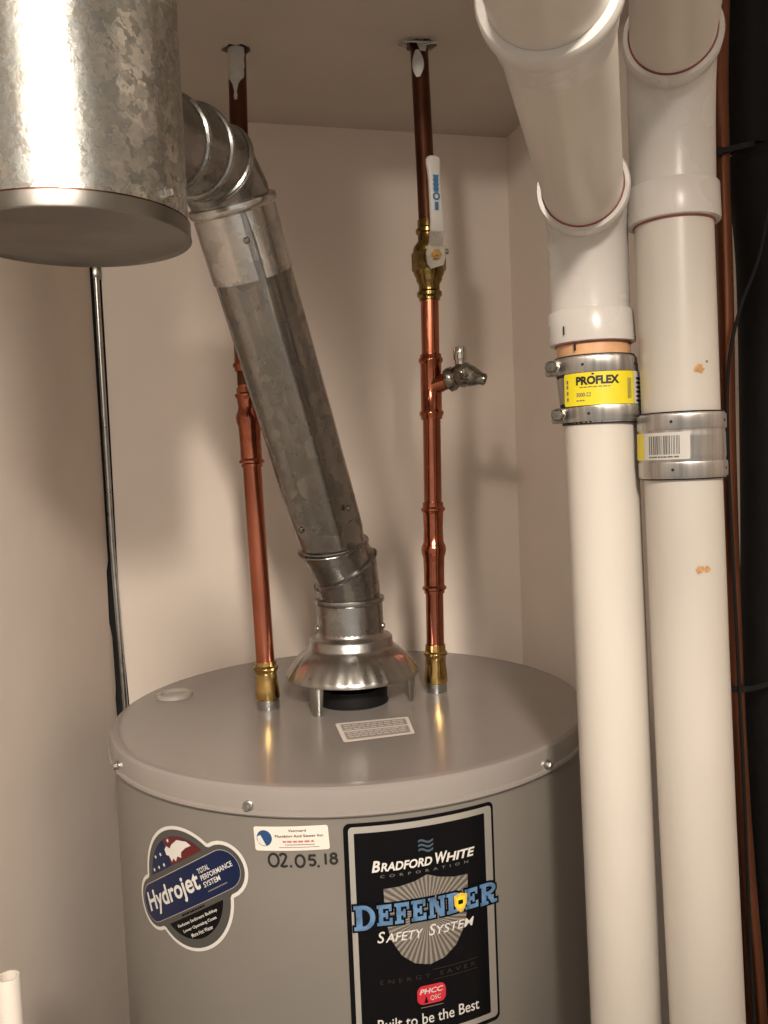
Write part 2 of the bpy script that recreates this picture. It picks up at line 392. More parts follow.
for s in (-0.0843, 0.2241, -0.285):
    a = -math.pi/2 + s/0.28; d = Vector((math.cos(a), math.sin(a), 0))
    bm = bmesh.new(); lathe(bm, Vector((TX, TY, 1.2935)) + d*0.2825, d, [(0.0052, 0), (0.0052, 0.0022), (0.0042, 0.003)], 16)
    lathe(bm, Vector((TX, TY, 1.2935)) + d*0.2855, d, [(0.0036, 0), (0.0036, 0.003), (0.0028, 0.0038)], 6)
    obj('screw', bm, 'steel', T)
bm = bmesh.new(); lathe(bm, (-0.281, 1.088, TOP), (0, 0, 1), [(0.0235, 0), (0.0225, 0.004), (0.0195, 0.0055), (0.0165, 0.0045), (0.0150, 0.002), (0.0001, 0.0018)], 40)
obj('port_ring', bm, 'port', T)
for nx, ny in ((-0.1495, 1.0151), (0.0568, 1.0608)):
    bm = bmesh.new(); lathe(bm, (nx, ny, TOP-0.002), (0, 0, 1), [(0.0135, 0), (0.0138, 0.004), (0.0138, 0.013), (0.0125, 0.0145)], 28)
    obj('nipple', bm, 'steel', T)
FX, FY = -0.0468, 1.032
bm = bmesh.new(); lathe(bm, (FX, FY, TOP-0.001), (0, 0, 1), [(0.043, 0), (0.043, 0.003), (0.0415, 0.004), (0.042, 0.020), (0.039, 0.020), (0.039, 0.001), (0.0001, 0.001)], 40)
obj('flue_outlet', bm, 'rubber', T)

def sticker(name, base, mat, layer, parent=T, C=(TX, TY), R=TR, step=0.008):
    return obj(name, wrap(base, C, R + layer*0.00022 + 0.0003, step=step), mat, parent, smooth=True, angle=80)
# -- big black plate
S0, S1, Z0, Z1 = 0.0020, 0.1500, 1.0620, 1.2765
P = sticker('brand_plate', fill2d([rrect(S0, S1, Z0, Z1, 0.006)]), 's_black', 1)
P['label'] = 'black and silver safety system plate'
sticker('silver_frame', fill2d([rrect(S0+0.0045, S1-0.0025, Z0+0.004, Z1-0.0035, 0.004), rrect(S0+0.0095, S1-0.0105, Z0+0.0095, Z1-0.0095, 0.001)]), 's_silver', 2, P)
def art(name, bm, mat, layer, parent=P): return sticker(name, bm, mat, layer, parent)
def wave(k):
    v = 1.2435 + 0.0042*k
    top = [(0.0705 + 0.0145*i/8, v + 0.0013*math.sin(i/8*6.28+0.4) + 0.0021) for i in range(9)]
    bot = [(0.0705 + 0.0145*i/8, v + 0.0013*math.sin(i/8*6.28+0.4)) for i in range(8, -1, -1)]
    return fill2d([top + bot])
for k in range(3): art('wave_mark', wave(k), 'wave_blue', 2)
for t_, u0_, u1_, v1_ in (('B', 0.0265, 0.0342, 1.2402), ('RADFORD', 0.0348, 0.0835, 1.2378), ('W', 0.0866, 0.0988, 1.2402), ('HITE', 0.0972, 0.1275, 1.2378)):
    art('lettering', text2d(t_, (u0_, u1_, 1.2295, v1_), 0.03, 0.22), 's_white', 2)
art('lettering', text2d('CORPORATION', (0.034, 0.120, 1.2238, 1.2264), 0.0, 0.0, 2.2), 'ink_grey', 2)
cx = 0.0777
sh = [(0.0365, 1.2135), (0.050, 1.2140), (0.066, 1.2170), (cx, 1.2215), (0.090, 1.2170), (0.105, 1.2140), (0.1190, 1.2135), (0.1185, 1.185), (0.1140, 1.165), (0.1045, 1.149), (0.092, 1.1395), (cx, 1.1360), (0.063, 1.1395), (0.051, 1.149), (0.0415, 1.165), (0.037, 1.185)]
art('shield', fill2d([sh]), 's_shield', 2)
def in_poly(u, v):
    ins = False; j = len(sh)-1
    for i in range(len(sh)):
        if (sh[i][1] > v) != (sh[j][1] > v) and u < (sh[j][0]-sh[i][0])*(v-sh[i][1])/(sh[j][1]-sh[i][1]) + sh[i][0]: ins = not ins
        j = i
    return ins
def reach(a):
    t = 0.005
    while in_poly(cx + t*math.cos(a), 1.183 + t*math.sin(a)) and t < 0.1: t += 0.0005
    return t - 0.0005
bm = bmesh.new()
nr = 52
for k in range(nr):
    a0 = 2*math.pi*k/nr; a1 = a0 + math.pi/nr*0.95
    t0, t1 = reach(a0), reach(a1)
    vs = [bm.verts.new((cx + t*math.cos(a), 1.183 + t*math.sin(a), 0)) for t, a in ((0.006, a0), (t0, a0), (t1, a1), (0.006, a1))]
    bm.faces.new(vs)
art('shield_rays', bm, 's_ray', 3)
# DEFENDER: blocky slab letters
def R4(a, b, c, d): return [(a, c), (b, c), (b, d), (a, d)]
def slab(ch):
    if ch == 'E': return [R4(0, 0.28, 0.0, 0.16), R4(0, .28, .84, 1), R4(.1, .36, 0, 1), R4(.1, .92, 0, .2), R4(.1, .88, .8, 1), R4(.1, .62, .4, .6), R4(.74, .92, .2, .34), R4(.72, .88, .66, .8), R4(.52, .66, .3, .7)]
    if ch == 'F': return [R4(0, .55, 0, .16), R4(0, .28, .84, 1), R4(.12, .40, 0, 1), R4(.1, .92, .8, 1), R4(.1, .66, .38, .58), R4(.76, .92, .64, .8), R4(.54, .68, .28, .68)]
    if ch == 'N': return [R4(.08, .30, 0, 1), R4(.70, .92, 0, 1), [(.08, 1), (.34, 1), (.92, 0), (.66, 0)], R4(0, .40, 0, .14), R4(.58, 1, .86, 1), R4(0, .3, .86, 1)]
    if ch == 'D' or ch == 'R':
        out = [R4(0, .30, 0, .16), R4(0, .30, .84, 1), R4(.1, .38, 0, 1)]
        c0, hv = (.5, .5) if ch == 'D' else (.71, .29)
        n = 10; ti = 0.17
        for k in range(n):
            a, b = R_(-90 + 180*k/n), R_(-90 + 180*(k+1)/n)
            def pt(t, o): return (.42 + (.56-o*1.4)*math.cos(t), c0 + (hv-o)*math.sin(t))
            out.append([pt(a, 0), pt(b, 0), pt(b, ti), pt(a, ti)])
        out += [R4(.3, .45, c0+hv-ti, c0+hv), R4(.3, .45, c0-hv, c0-hv+ti)]
        if ch == 'R': out += [[(.42, .44), (.68, .44), (1.0, 0), (.70, 0)], R4(.7, 1.06, 0, .15), R4(0, .5, 0, .15)]
        return out
W = [0.0215, 0.0165, 0.0160, 0.0165, 0.0185, 0.0195, 0.0165, 0.0200]
for lay, mat, grow in ((4, 's_black', 0.0018), (5, 's_skyblue', 0.0)):
    u = 0.0085
    for ch, w, big in zip('DEFENDER', W, (1, 0, 0, 0, 0, 0, 0, 0.35)):
        h = 0.0195 + 0.004*big; v0 = 1.1795 - 0.003*big; bm = bmesh.new()
        for q in slab(ch):
            pts = [(u + a*w*0.93, v0 + b*h) for a, b in q]
            if grow:
                mx = sum(p[0] for p in pts)/len(pts); my = sum(p[1] for p in pts)/len(pts)
                pts = [(p[0] + math.copysign(grow, p[0]-mx), p[1] + math.copysign(grow, p[1]-my)) for p in pts]
            bm.faces.new([bm.verts.new((a, b, 0)) for a, b in pts])
        bmesh.ops.triangulate(bm, faces=bm.faces[:])
        sticker('letter_outline' if grow else 'letter', bm, mat, lay, P); u += w*0.985
su = 0.1105
def mini(k): return [(su + a*k, 1.1885 + b*k) for a, b in ((-0.0075, 0.0075), (0, 0.010), (0.0075, 0.0075), (0.0070, -0.002), (0.004, -0.0075), (0, -0.0105), (-0.004, -0.0075), (-0.0070, -0.002))]
art('gold_badge', fill2d([mini(0.92)]), 's_gold', 6); art('gold_badge', fill2d([mini(0.62)]), 's_yellow', 7)
art('badge_emblem', fill2d([rrect(su-0.0025, su+0.0025, 1.187, 1.191, 0.0008)]), 's_black', 8)
for t_, u0_, u1_, v1_ in (('S', 0.0290, 0.0362, 1.1738), ('AFETY', 0.0366, 0.0725, 1.1715), ('S', 0.0775, 0.0847, 1.1738), ('YSTEM', 0.0850, 0.1240, 1.1715)):
    art('lettering', text2d(t_, (u0_, u1_, 1.1632, v1_), 0.008, 0.22), 's_white', 4)
art('lettering', text2d('ENERGY SAVER', (0.030, 0.124, 1.1235, 1.1275), 0.0, 0, 1.8), 'ink_dark', 2)
art('rule_line', fill2d([R4(0.080, 0.1265, 1.1300, 1.1306)]), 'ink_dark', 2); art('rule_line', fill2d([R4(0.080, 0.1265, 1.1205, 1.1211)]), 'ink_dark', 2)
art('red_badge', fill2d([rrect(0.0640, 0.0920, 1.0985, 1.1165, 0.006)]), 's_badge', 2)
art('lettering', text2d('PHCC', (0.0665, 0.0895, 1.1085, 1.1135), 0.02, 0.2), 's_white', 3)
art('badge_emblem', fill2d([[(0.0705, 1.1000), (0.0745, 1.1000), (0.0725, 1.1065)]]), 's_black', 3)
art('lettering', text2d('QSC', (0.0765, 0.0870, 1.1010, 1.1060), 0.0), 's_white', 3)
art('rule_line', fill2d([R4(0.067, 0.089, 1.0955, 1.0962)]), 'ink_grey', 2)
art('lettering', text2d('Built to be the Best', (0.0262, 0.1265, 1.0800, 1.0905), 0.006), 's_white', 2)

# -- round and pill shaped sticker, tilted
HC, HA = (-0.167, 1.1985), R_(30)
def hj(name, bm, mat, layer, parent): return sticker(name, place2d(bm, HC, HA), mat, layer, parent)
def blob(rc, hl, rp):
    """outline of a circle united with a capsule"""
    pts = []
    for k in range(120):
        a = 2*math.pi*k/120; c, s = math.cos(a), math.sin(a)
        t = rc
        # capsule distance along the ray
        lo_, hi_ = 0.0, hl*1.2
        for _ in range(30):
            m_ = (lo_+hi_)/2; u, v = m_*c, m_*s
            du = max(abs(u)-(hl-rp), 0)
            if math.hypot(du, v) < rp: lo_ = m_
            else: hi_ = m_
        t = max(t, lo_); pts.append((t*c, t*s))
    return pts
H = hj('performance_sticker', fill2d([blob(0.0605, 0.085, 0.0275)]), 's_white', 1, T)
H['label'] = 'rounded white edged sticker with blue pill'
hj('grey_field', fill2d([blob(0.0572, 0.0815, 0.0240)]), 's_grey', 2, H)
hj('pill_rim', fill2d([capsule(0.0775, 0.0192)]), 's_silver', 3, H)
hj('blue_pill', fill2d([capsule(0.0768, 0.0184)]), 's_blue', 4, H)
def seg(rad, v0, up, n=24):
    a0 = math.asin(v0/rad); a = [a0 + (math.pi-2*a0)*k/n for k in range(n+1)]
    return [(rad*math.cos(t), (1 if up else -1)*rad*math.sin(t)) for t in a]
hj('flag_blue', fill2d([seg(0.0505, 0.0245, True)]), 's_blue', 3, H)
def clip_seg(u0):
    s_ = seg(0.0505, 0.0245, True, 40); r_ = [p for p in s_ if p[0] >= u0]
    return [(u0, 0.0245)] + r_ + ([(u0, math.sqrt(max(0.0505**2-u0*u0, 0)))])
hj('flag_red', fill2d([clip_seg(-0.004)]), 's_red', 4, H)
for k, (u, v) in enumerate(((-0.036, 0.0285), (-0.026, 0.0285), (-0.016, 0.0285), (-0.026, 0.039), (-0.016, 0.039), (0.004, 0.0475), (0.014, 0.029))):
    st = [(u + (0.0023 if i % 2 == 0 else 0.0011)*math.sin(math.pi*i/5), v + (0.0023 if i % 2 == 0 else 0.0011)*math.cos(math.pi*i/5)) for i in range(10)]
    hj('star', fill2d([st]), 's_white', 5, H)
eagle = [(-0.0055, 0.0415), (-0.001, 0.0435), (0.003, 0.0400), (0.008, 0.0425), (0.018, 0.0440), (0.030, 0.0385), (0.034, 0.0330), (0.026, 0.0335), (0.018, 0.0320), (0.014, 0.0275), (0.010, 0.0300), (0.005, 0.0262), (0.003, 0.0300), (-0.001, 0.0275), (-0.002, 0.0340), (-0.006, 0.0360)]
hj('eagle', fill2d([eagle]), 's_white', 6, H)
hj('lettering', text2d('Hydrojet', (-0.069, 0.0245, -0.0125, 0.0120), 0.022, 0.12), 's_white', 5, H)
for k, (t, u1) in enumerate((('TOTAL', 0.044), ('PERFORMANCE', 0.071), ('SYSTEM', 0.051))):
    hj('lettering', text2d(t, (0.028, u1, 0.0062-0.0068*k, 0.0112-0.0068*k), 0.015, 0.1), 's_white', 5, H)
hj('rule_line', fill2d([R4(0.030, 0.056, -0.0125, -0.0113)]), 'ink_grey', 5, H)
hj('black_field', fill2d([seg(0.0485, 0.0245, False)]), 's_black', 3, H)
for k, (t, hw) in enumerate((('Reduces Sediment Buildup', 0.030), ('Lower Operating Costs', 0.025), ('More Hot Water', 0.016))):
    hj('lettering', text2d(t, (-hw, hw, -0.0320-0.0062*k, -0.0283-0.0062*k), 0.012), 's_white', 4, H)
hj('print_line', dashes(-0.018, 0.018, -0.0228, -0.0211, 9, 7), 's_black', 3, H)
# -- small installer sticker and the date written under it
I = sticker('installer_sticker', place2d(fill2d([rrect(-0.0353, 0.0353, -0.0113, 0.0113, 0.0022)]), (-0.0463, 1.2633), R_(3)), 's_paper', 1)
def ins(name, bm, mat, layer): return sticker(name, place2d(bm, (-0.0463, 1.2633), R_(3)), mat, layer, I)
ins('round_logo', fill2d([circle2(-0.0255, 0.0005, 0.0075)]), 'ink_navy', 2)
ins('logo_wedge', fill2d([[(-0.0325, 0.002), (-0.029, 0.0035), (-0.0240, -0.0065), (-0.0285, -0.0060), (-0.032, -0.003)]]), 's_white', 3)
ins('lettering', text2d('Vanguard', (-0.002, 0.015, 0.0055, 0.0085), 0.02), 'ink', 2)
ins('lettering', text2d('Plumbing And Sewer Inc.', (-0.015, 0.031, 0.0002, 0.0036), 0.02), 'ink', 2)
ins('lettering', dashes(-0.008, 0.022, -0.0038, -0.0020, 6, 3), 'ink_red', 2)
ins('rule_line', fill2d([R4(-0.006, 0.022, -0.0062, -0.0055)]), 'ink_grey', 2); ins('rule_line', fill2d([R4(-0.012, 0.026, -0.0085, -0.0079)]), 'ink_grey', 2)
def stroke(pts, w, closed=False):
    bm = bmesh.new(); n = len(pts)
    for i in range(n if closed else n-1):
        a, b = Vector(pts[i]), Vector(pts[(i+1) % n]); d = (b-a); 
        if d.length < 1e-7: continue
        d.normalize(); q = Vector((-d.y, d.x))*w/2; e = d*w*0.3
        bm.faces.new([bm.verts.new((p.x, p.y, 0)) for p in (a-e+q, b+e+q, b+e-q, a-e-q)])
    return bm
def ell(cx, cy, rx, ry, a0=0, a1=360, n=14): return [(cx + rx*math.cos(R_(a0+(a1-a0)*k/n)), cy + ry*math.sin(R_(a0+(a1-a0)*k/n))) for k in range(n+1)]
dg_ = [ell(-0.0636, 1.2423, 0.0048, 0.0060), ell(-0.0545, 1.2462, 0.0030, 0.0025, 160, -20, 8) + [(-0.0535, 1.2415), (-0.0565, 1.2372), (-0.0540, 1.2368), (-0.0510, 1.2375)],
       [(-0.0475, 1.2373), (-0.0468, 1.2375)], ell(-0.0385, 1.2425, 0.0042, 0.0055),
       [(-0.0245, 1.2480), (-0.0295, 1.2478), (-0.0300, 1.2440)] + ell(-0.0275, 1.2415, 0.0030, 0.0028, 110, -130, 9), [(-0.0220, 1.2378), (-0.0212, 1.2380)],
       [(-0.0150, 1.2490), (-0.0148, 1.2400)], ell(-0.0075, 1.2475, 0.0024, 0.0020) , ell(-0.0075, 1.2427, 0.0030, 0.0026)]
for k, q in enumerate(dg_): sticker('handwritten_date', stroke(q, 0.0022), 'ink', 1)
# -- warning sticker on the lid
WS = [Vector(p) for p in ((-0.0648, 0.9402, 0), (0.0178, 0.9553, 0), (0.0234, 0.8934, 0), (-0.0517, 0.8734, 0))]
def ws(u, v, h): 
    p = (WS[3]*(1-u) + WS[2]*u)*(1-v) + (WS[0]*(1-u) + WS[1]*u)*v
    return Vector((p.x, p.y, TOP + h))
def on_lid(bm, h):
    for v in bm.verts: v.co = ws(v.co.x, v.co.y, h)
    return bm
w_ = obj('warning_sticker', on_lid(fill2d([rrect(0, 1, 0, 1, 0.05)]), 0.0005), 's_paper', T)
obj('grey_panel', on_lid(fill2d([rrect(0.06, 0.95, 0.55, 0.90, 0.02)]), 0.0008), 'panel_grey', w_); obj('grey_panel', on_lid(fill2d([rrect(0.06, 0.95, 0.10, 0.48, 0.02)]), 0.0008), 'panel_grey', w_)
for k, v in enumerate((0.80, 0.70, 0.60, 0.40, 0.30, 0.20)):
    obj('print_line', on_lid(dashes(0.09, 0.92, v-0.02, v+0.02, 9, k), 0.0011), 's_paper', w_)

# ------------------------------------------------------------------ draft hood
Hd = thing('draft_hood', 'shiny flared metal draft hood on legs on top of the water heater', 'draft hood', (FX, FY, TOP))
bm = bmesh.new(); seg_ = 192
prof = [(0.0405, 1.4020), (0.0408, 1.3965), (0.0430, 1.3935), (0.0485, 1.3925), (0.0508, 1.3905), (0.0512, 1.3825), (0.0530, 1.3790), (0.0590, 1.3762), (0.0668, 1.3690), (0.0735, 1.3600), (0.0788, 1.3518), (0.0812, 1.3475), (0.0808, 1.3458), (0.0780, 1.3480), (0.0640, 1.3680), (0.0500, 1.3770), (0.0395, 1.3900), (0.0393, 1.4020)]
rings = []
for i, (r, z) in enumerate(prof):
    fl = 0.0007 if i in (9, 10) else (0.0003 if i == 8 else 0)
    rings.append([bm.verts.new((FX + (r + fl*math.cos(32*2*math.pi*k/seg_))*math.cos(2*math.pi*k/seg_), FY + (r + fl*math.cos(32*2*math.pi*k/seg_))*math.sin(2*math.pi*k/seg_), z)) for k in range(seg_)])
rings.append(rings[0]); bridge(bm, rings, (False, False))
obj('hood_bell', bm, 'hood', Hd, angle=50)
for a in (R_(-125.5), R_(-5), R_(115)):
    c = Vector((FX + 0.069*math.cos(a), FY + 0.069*math.sin(a), 0)); t = Vector((-math.sin(a), math.cos(a), 0)); n_ = Vector((math.cos(a), math.sin(a), 0))
    bm = bmesh.new(); rr = []
    for z, w in ((TOP+0.0002, 0.0070), (TOP+0.004, 0.0074), (1.338, 0.0100), (1.356, 0.0110)):
        # half-round channel leg
        ring = []
        for k in range(9):
            b = R_(-90 + 180*k/8); ring.append(bm.verts.new(c + t*w*math.sin(b) + n_*(w*0.75*math.cos(b)) + Vector((0, 0, z))))
        for k in range(8, -1, -1):
            b = R_(-90 + 180*k/8); ring.append(bm.verts.new(c + t*(w-0.001)*math.sin(b) + n_*((w-0.0013)*0.75*math.cos(b)) + Vector((0, 0, z))))
        rr.append(ring)
    bridge(bm, rr); obj('leg', bm, 'hood', Hd)

# ------------------------------------------------------------------ flue pipe
FL = thing('flue_pipe', 'dull grey galvanised flue pipe leaning from the draft hood up to the big duct', 'vent pipe', (FX, FY, 1.38))
RF = 0.0386
A_ = Vector((-0.0598, 0.985, 1.5051)); B_ = Vector((-0.1342, 0.83, 1.8584)); AB = (B_-A_).normalized()
CANX, CANY, CANR = -0.203, 0.594, 0.0755
def gore(p0, n0, p1, n1, bead0, bead1, parent, r=RF, mat='flue', seg=40, mid=None):
    """sheet metal section between two cutting planes; raised bead at an end"""
    p0, p1 = Vector(p0), Vector(p1); ax = (p1-p0).normalized(); L = (p1-p0).length
    x, y, _ = frame_of(ax); prof = []
    if bead0: prof += [(0, 0.0, 0.0016), (0, 0.0010, 0.0024), (0, 0.0024, 0.0020), (0, 0.0036, 0.0)]
    else: prof += [(0, 0.0, 0.0)]
    if bead1: prof += [(1, -0.0036, 0.0), (1, -0.0024, 0.0020), (1, -0.0010, 0.0024), (1, 0.0, 0.0016)]
    else: prof += [(1, 0.0, 0.0)]
    bm = bmesh.new(); rings = []
    for e, off, dr in prof:
        pc, pn = (p0, n0) if e == 0 else (p1, n1)
        ring = []
        for k in range(seg):
            a = 2*math.pi*k/seg; q = p0 + (x*math.cos(a) + y*math.sin(a))*(r+dr)
            t = (pc-q).dot(pn)/ax.dot(pn); ring.append(bm.verts.new(q + ax*(t+off)))
        rings.append(ring)
    bridge(bm, rings, (False, False))
    # wall thickness, inward
    geom = bmesh.ops.solidify(bm, geom=bm.faces[:], thickness=0.0006)
    return obj('gore', bm, mat, parent, angle=35)
def bis(a, b): return (a.normalized() + b.normalized()).normalized()
def elbow(name, pts, beads, label=None):
    E_ = bpy.data.objects.new(name, None); COL.objects.link(E_); E_.parent = FL; E_.matrix_parent_inverse = FL.matrix_world.inverted()
    E_.empty_display_size = 0.02
    pts = [Vector(p) for p in pts]; dirs = [(b-a).normalized() for a, b in zip(pts[:-1], pts[1:])]
    nn = [dirs[0]] + [bis(a, b) for a, b in zip(dirs[:-1], dirs[1:])] + [dirs[-1]]
    for i in range(len(dirs)): gore(pts[i], nn[i], pts[i+1], nn[i+1], beads[i][0], beads[i][1], E_)
    return E_
V = Vector
q1 = V((FX, FY, 1.440)); q2 = V((-0.0475, 1.0225, 1.4640)); q3 = V((-0.0515, 1.0085, 1.4840)); q4 = A_ - AB*0.006
bm = bmesh.new(); lathe(bm, (FX, FY, 0), (0, 0, 1), [(RF+0.0022, 1.396), (RF+0.0018, 1.432), (RF+0.004, 1.4345), (RF+0.0045, 1.437), (RF+0.004, 1.4395), (RF, 1.441), (RF-0.0008, 1.441), (RF-0.0005, 1.396)], 40, (False, False))
obj('collar', bm, 'flue_dark', FL)
for a in (R_(-165), R_(-12), R_(105)):
    d = V((math.cos(a), math.sin(a), 0)); bm = bmesh.new(); lathe(bm, V((FX, FY, 1.4045)) + d*(RF+0.001), d, [(0.0036, 0), (0.0036, 0.002), (0.0022, 0.0036)], 10); obj('screw', bm, 'steel', FL)
EL = bpy.data.objects.new('lower_elbow', None); COL.objects.link(EL); EL.parent = FL; EL.matrix_parent_inverse = FL.matrix_world.inverted(); EL.empty_display_size = 0.02
q2 = V((-0.0494, 1.0120, 1.4770)); nq = V((-0.50, -0.22, 0.84)).normalized(); UPZ = V((0, 0, 1))
nt_ = (AB*0.55 + UPZ*0.45).normalized(); A2 = A_ + AB*0.004
gore(q1 + V((0, 0, 0.0005)), UPZ, q2, nq, False, True, EL); gore(q2, nq, A2, nt_, True, True, EL); gore(A2, nt_, A_+AB*0.04, AB, True, False, EL, RF-0.0009)
# straight length with lengthwise lock seam
SA = A_ + AB*0.018; SB = B_ - AB*0.004; SL = (SB-SA).length
x_, y_, _ = frame_of(AB); bm = bmesh.new(); rings = []; ns = 72; nl = 40
tocam = (V((0, 0, 1.6)) - (A_+B_)/2); tocam = (tocam - AB*tocam.dot(AB)).normalized(); a0 = math.atan2(tocam.dot(y_), tocam.dot(x_))
for i in range(nl+1):
    t = i/nl; ring = []
    for k in range(ns):
        a = 2*math.pi*k/ns; da = (a - a0 + math.pi) % (2*math.pi) - math.pi
        r = RF
        r += 0.0021/(1+math.exp(-(da-0.02)/0.018))/(1+math.exp((da-0.30)/0.018))          # lock seam
        r -= 0.0009*math.exp(-((da-0.45)/0.12)**2)
        r += 0.0007*math.exp(-((da+0.45)/0.1)**2)
        r += 0.0011*math.cos(6*(da-0.30)) + 0.0005*math.cos(11*da+1.0) + 0.0009*noise.noise(V((math.cos(a)*1.6, math.sin(a)*1.6, t*5.0)))
        c = SA + AB*SL*t; ring.append(bm.verts.new(c + (x_*math.cos(a) + y_*math.sin(a))*r))
    rings.append(ring)
bridge(bm, rings, (False, False)); bmesh.ops.solidify(bm, geom=bm.faces[:], thickness=0.0006)
st_ = obj('straight_pipe', bm, 'flue', FL, angle=60)
# upper sleeve the straight length slips into
bm = bmesh.new(); p0 = SB - AB*0.068
lathe(bm, p0, AB, [(RF+0.0006, 0), (RF+0.0022, 0.0), (RF+0.0022, 0.062), (RF+0.0048, 0.0645), (RF+0.0052, 0.0675), (RF+0.0046, 0.0705), (RF+0.001, 0.072), (RF-0.001, 0.072), (RF-0.0005, 0.001)], 56, (False, False))
obj('sleeve', bm, 'flue', FL)
for base, da, t in ((SB, 0.08, -0.030), (SA, 0.75, 0.040), (SA, -0.8, 0.030)):
    a = a0 + da; d = x_*math.cos(a) + y_*math.sin(a); bm = bmesh.new(); lathe(bm, base + AB*t + d*(RF+0.0012), d, [(0.0034, 0), (0.0034, 0.0022), (0.002, 0.0034)], 10); obj('screw', bm, 'nickel', FL)
# upper elbow turning into the duct
can_c = V((CANX, CANY, 1.885)); k1 = B_ + AB*0.004
hd = (V((CANX, CANY, 0)) - V((k1.x, k1.y, 0))).normalized()
k5 = can_c - hd*(CANR-0.008)
k0dir = AB
P0 = k1; P3 = V((CANX, CANY, 1.868)) - hd*(CANR+0.02)
Ls = (P3-P0).length*0.45
def bz3(t):
    a, b, c, d = P0, P0+AB*0.050, P3-hd*0.045, P3
    return a*(1-t)**3 + b*3*t*(1-t)**2 + c*3*t*t*(1-t) + d*t**3
ub = [bz3(t) for t in (0, 0.27, 0.52, 0.78, 1.0)] + [V((CANX, CANY, 1.868)) - hd*(CANR-0.004)]
ub[0] = P0 - AB*0.004
elbow('upper_elbow', ub, [(False, True), (True, True), (True, True), (True, False), (False, False)])

# ------------------------------------------------------------------ big galvanised duct, top left
DU = thing('vent_duct', 'big spangled galvanised vent duct with flat capped bottom, hanging from the ceiling', 'duct', (CANX, CANY, 1.76))
bm = bmesh.new(); lathe(bm, (CANX, CANY, 0), (0, 0, 1), [(CANR-0.001, 1.766), (CANR, 1.766), (CANR, 1.85), (CANR, 1.95), (CANR, ZR-0.001), (CANR-0.001, ZR-0.001)], 96, (False, False)); obj('duct_wall', bm, 'can', DU)
bm = bmesh.new(); lathe(bm, (CANX, CANY, 0), (0, 0, 1), [(0.01, 1.7640), (CANR-0.003, 1.7640), (CANR-0.0004, 1.7622), (CANR+0.0012, 1.7615), (CANR+0.0018, 1.7622), (CANR+0.0014, 1.7635), (CANR+0.0012, 1.7724), (CANR+0.0002, 1.7728)], 96, (True, False)); obj('end_cap', bm, 'canbase', DU)
bm = bmesh.new(); lathe(bm, (CANX, CANY, 0), (0, 0, 1), [(CANR, 1.7722), (CANR+0.0013, 1.7724), (CANR+0.0013, 1.7734), (CANR, 1.7736)], 96, (False, False)); obj('cap_seam', bm, 'copper_old', DU)
for a, z in ((R_(-22), 1.7830), (R_(-200), 1.783)):
    d = V((math.cos(a), math.sin(a), 0)); bm = bmesh.new(); lathe(bm, V((CANX, CANY, z)) + d*(CANR-0.0005), d, [(0.0050, 0), (0.0050, 0.0018), (0.0040, 0.0020), (0.0040, 0.0060), (0.0030, 0.0070)], 6); obj('screw', bm, 'chrome', DU)

# ------------------------------------------------------------------ copper water lines
def axis_of(tab):
    def f(z):
        for (z0, x0, y0), (z1, x1, y1) in zip(tab[:-1], tab[1:]):
            if z <= z1 or (z1, x1, y1) == tab[-1]:
                t = (z-z0)/(z1-z0); return (x0+(x1-x0)*t, y0+(y1-y0)*t)
    return f
PR = 0.0111
def solder_fitting(z0, z1, r=0.0131, bead=0.0152, both=True):
    h = 0.005
    return [(PR, z0-0.0002), (r, z0), (r+0.0004, z0+0.0035), (bead, z0+0.006), (bead, z0+0.009), (r, z0+0.0115)] + [(r, z1-0.0115), (bead, z1-0.009), (bead, z1-0.006), (r+0.0004, z1-0.0035), (r, z1), (PR, z1+0.0002)]
def heat_trap(zb, zm, zt):
    """two piece fitting: bottom bead, body, fat bulge, waist, top bead"""
    return [(PR, zb-0.006), (0.0128, zb-0.006), (0.0128, zb-0.0025), (0.0152, zb-0.001), (0.0152, zb+0.0015), (0.0128, zb+0.004), (0.0128, zb+(zm-zb)*0.45), (0.0134, zm-0.010), (0.0152, zm-0.0045), (0.0157, zm), (0.0150, zm+0.0045), (0.0128, zm+0.009), (0.0120, zm+(zt-zm)*0.5), (0.0128, zt-0.007), (0.0130, zt-0.004), (0.0152, zt-0.0015), (0.0152, zt+0.001), (0.0130, zt+0.003), (0.0128, zt+0.0085), (PR, zt+0.009)]
def adapter(z0, z1):
    return [(0.0138, z0), (0.0148, z0+0.001), (0.0148, z0+0.006), (0.0142, z0+0.012), (0.0132, z0+0.020), (0.0128, z0+0.030), (0.0128, z0+0.033), (0.0149, z0+0.0355), (0.0149, z0+0.0385), (0.0129, z0+0.0405), (0.0127, z1), (PR, z1+0.0003)]
def paint(name, axis, z0, z1, amid, wfun, r, parent):
    """dried paint film on a pipe: outline by height"""
    bm = bmesh.new(); prev = None; n = 14
    for i in range(n+1):
        t = i/n; z = z0 + (z1-z0)*t; w = wfun(t); cx_, cy_ = axis(z); row = []
        for k in range(9):
            a = amid + w*(k/4-1); row.append(bm.verts.new((cx_ + r*math.cos(a), cy_ + r*math.sin(a), z)))
        if prev:
            for k in range(8): bm.faces.new((prev[k], prev[k+1], row[k+1], row[k]))
        prev = row
    return obj(name, bm, 'whitepaint', parent)
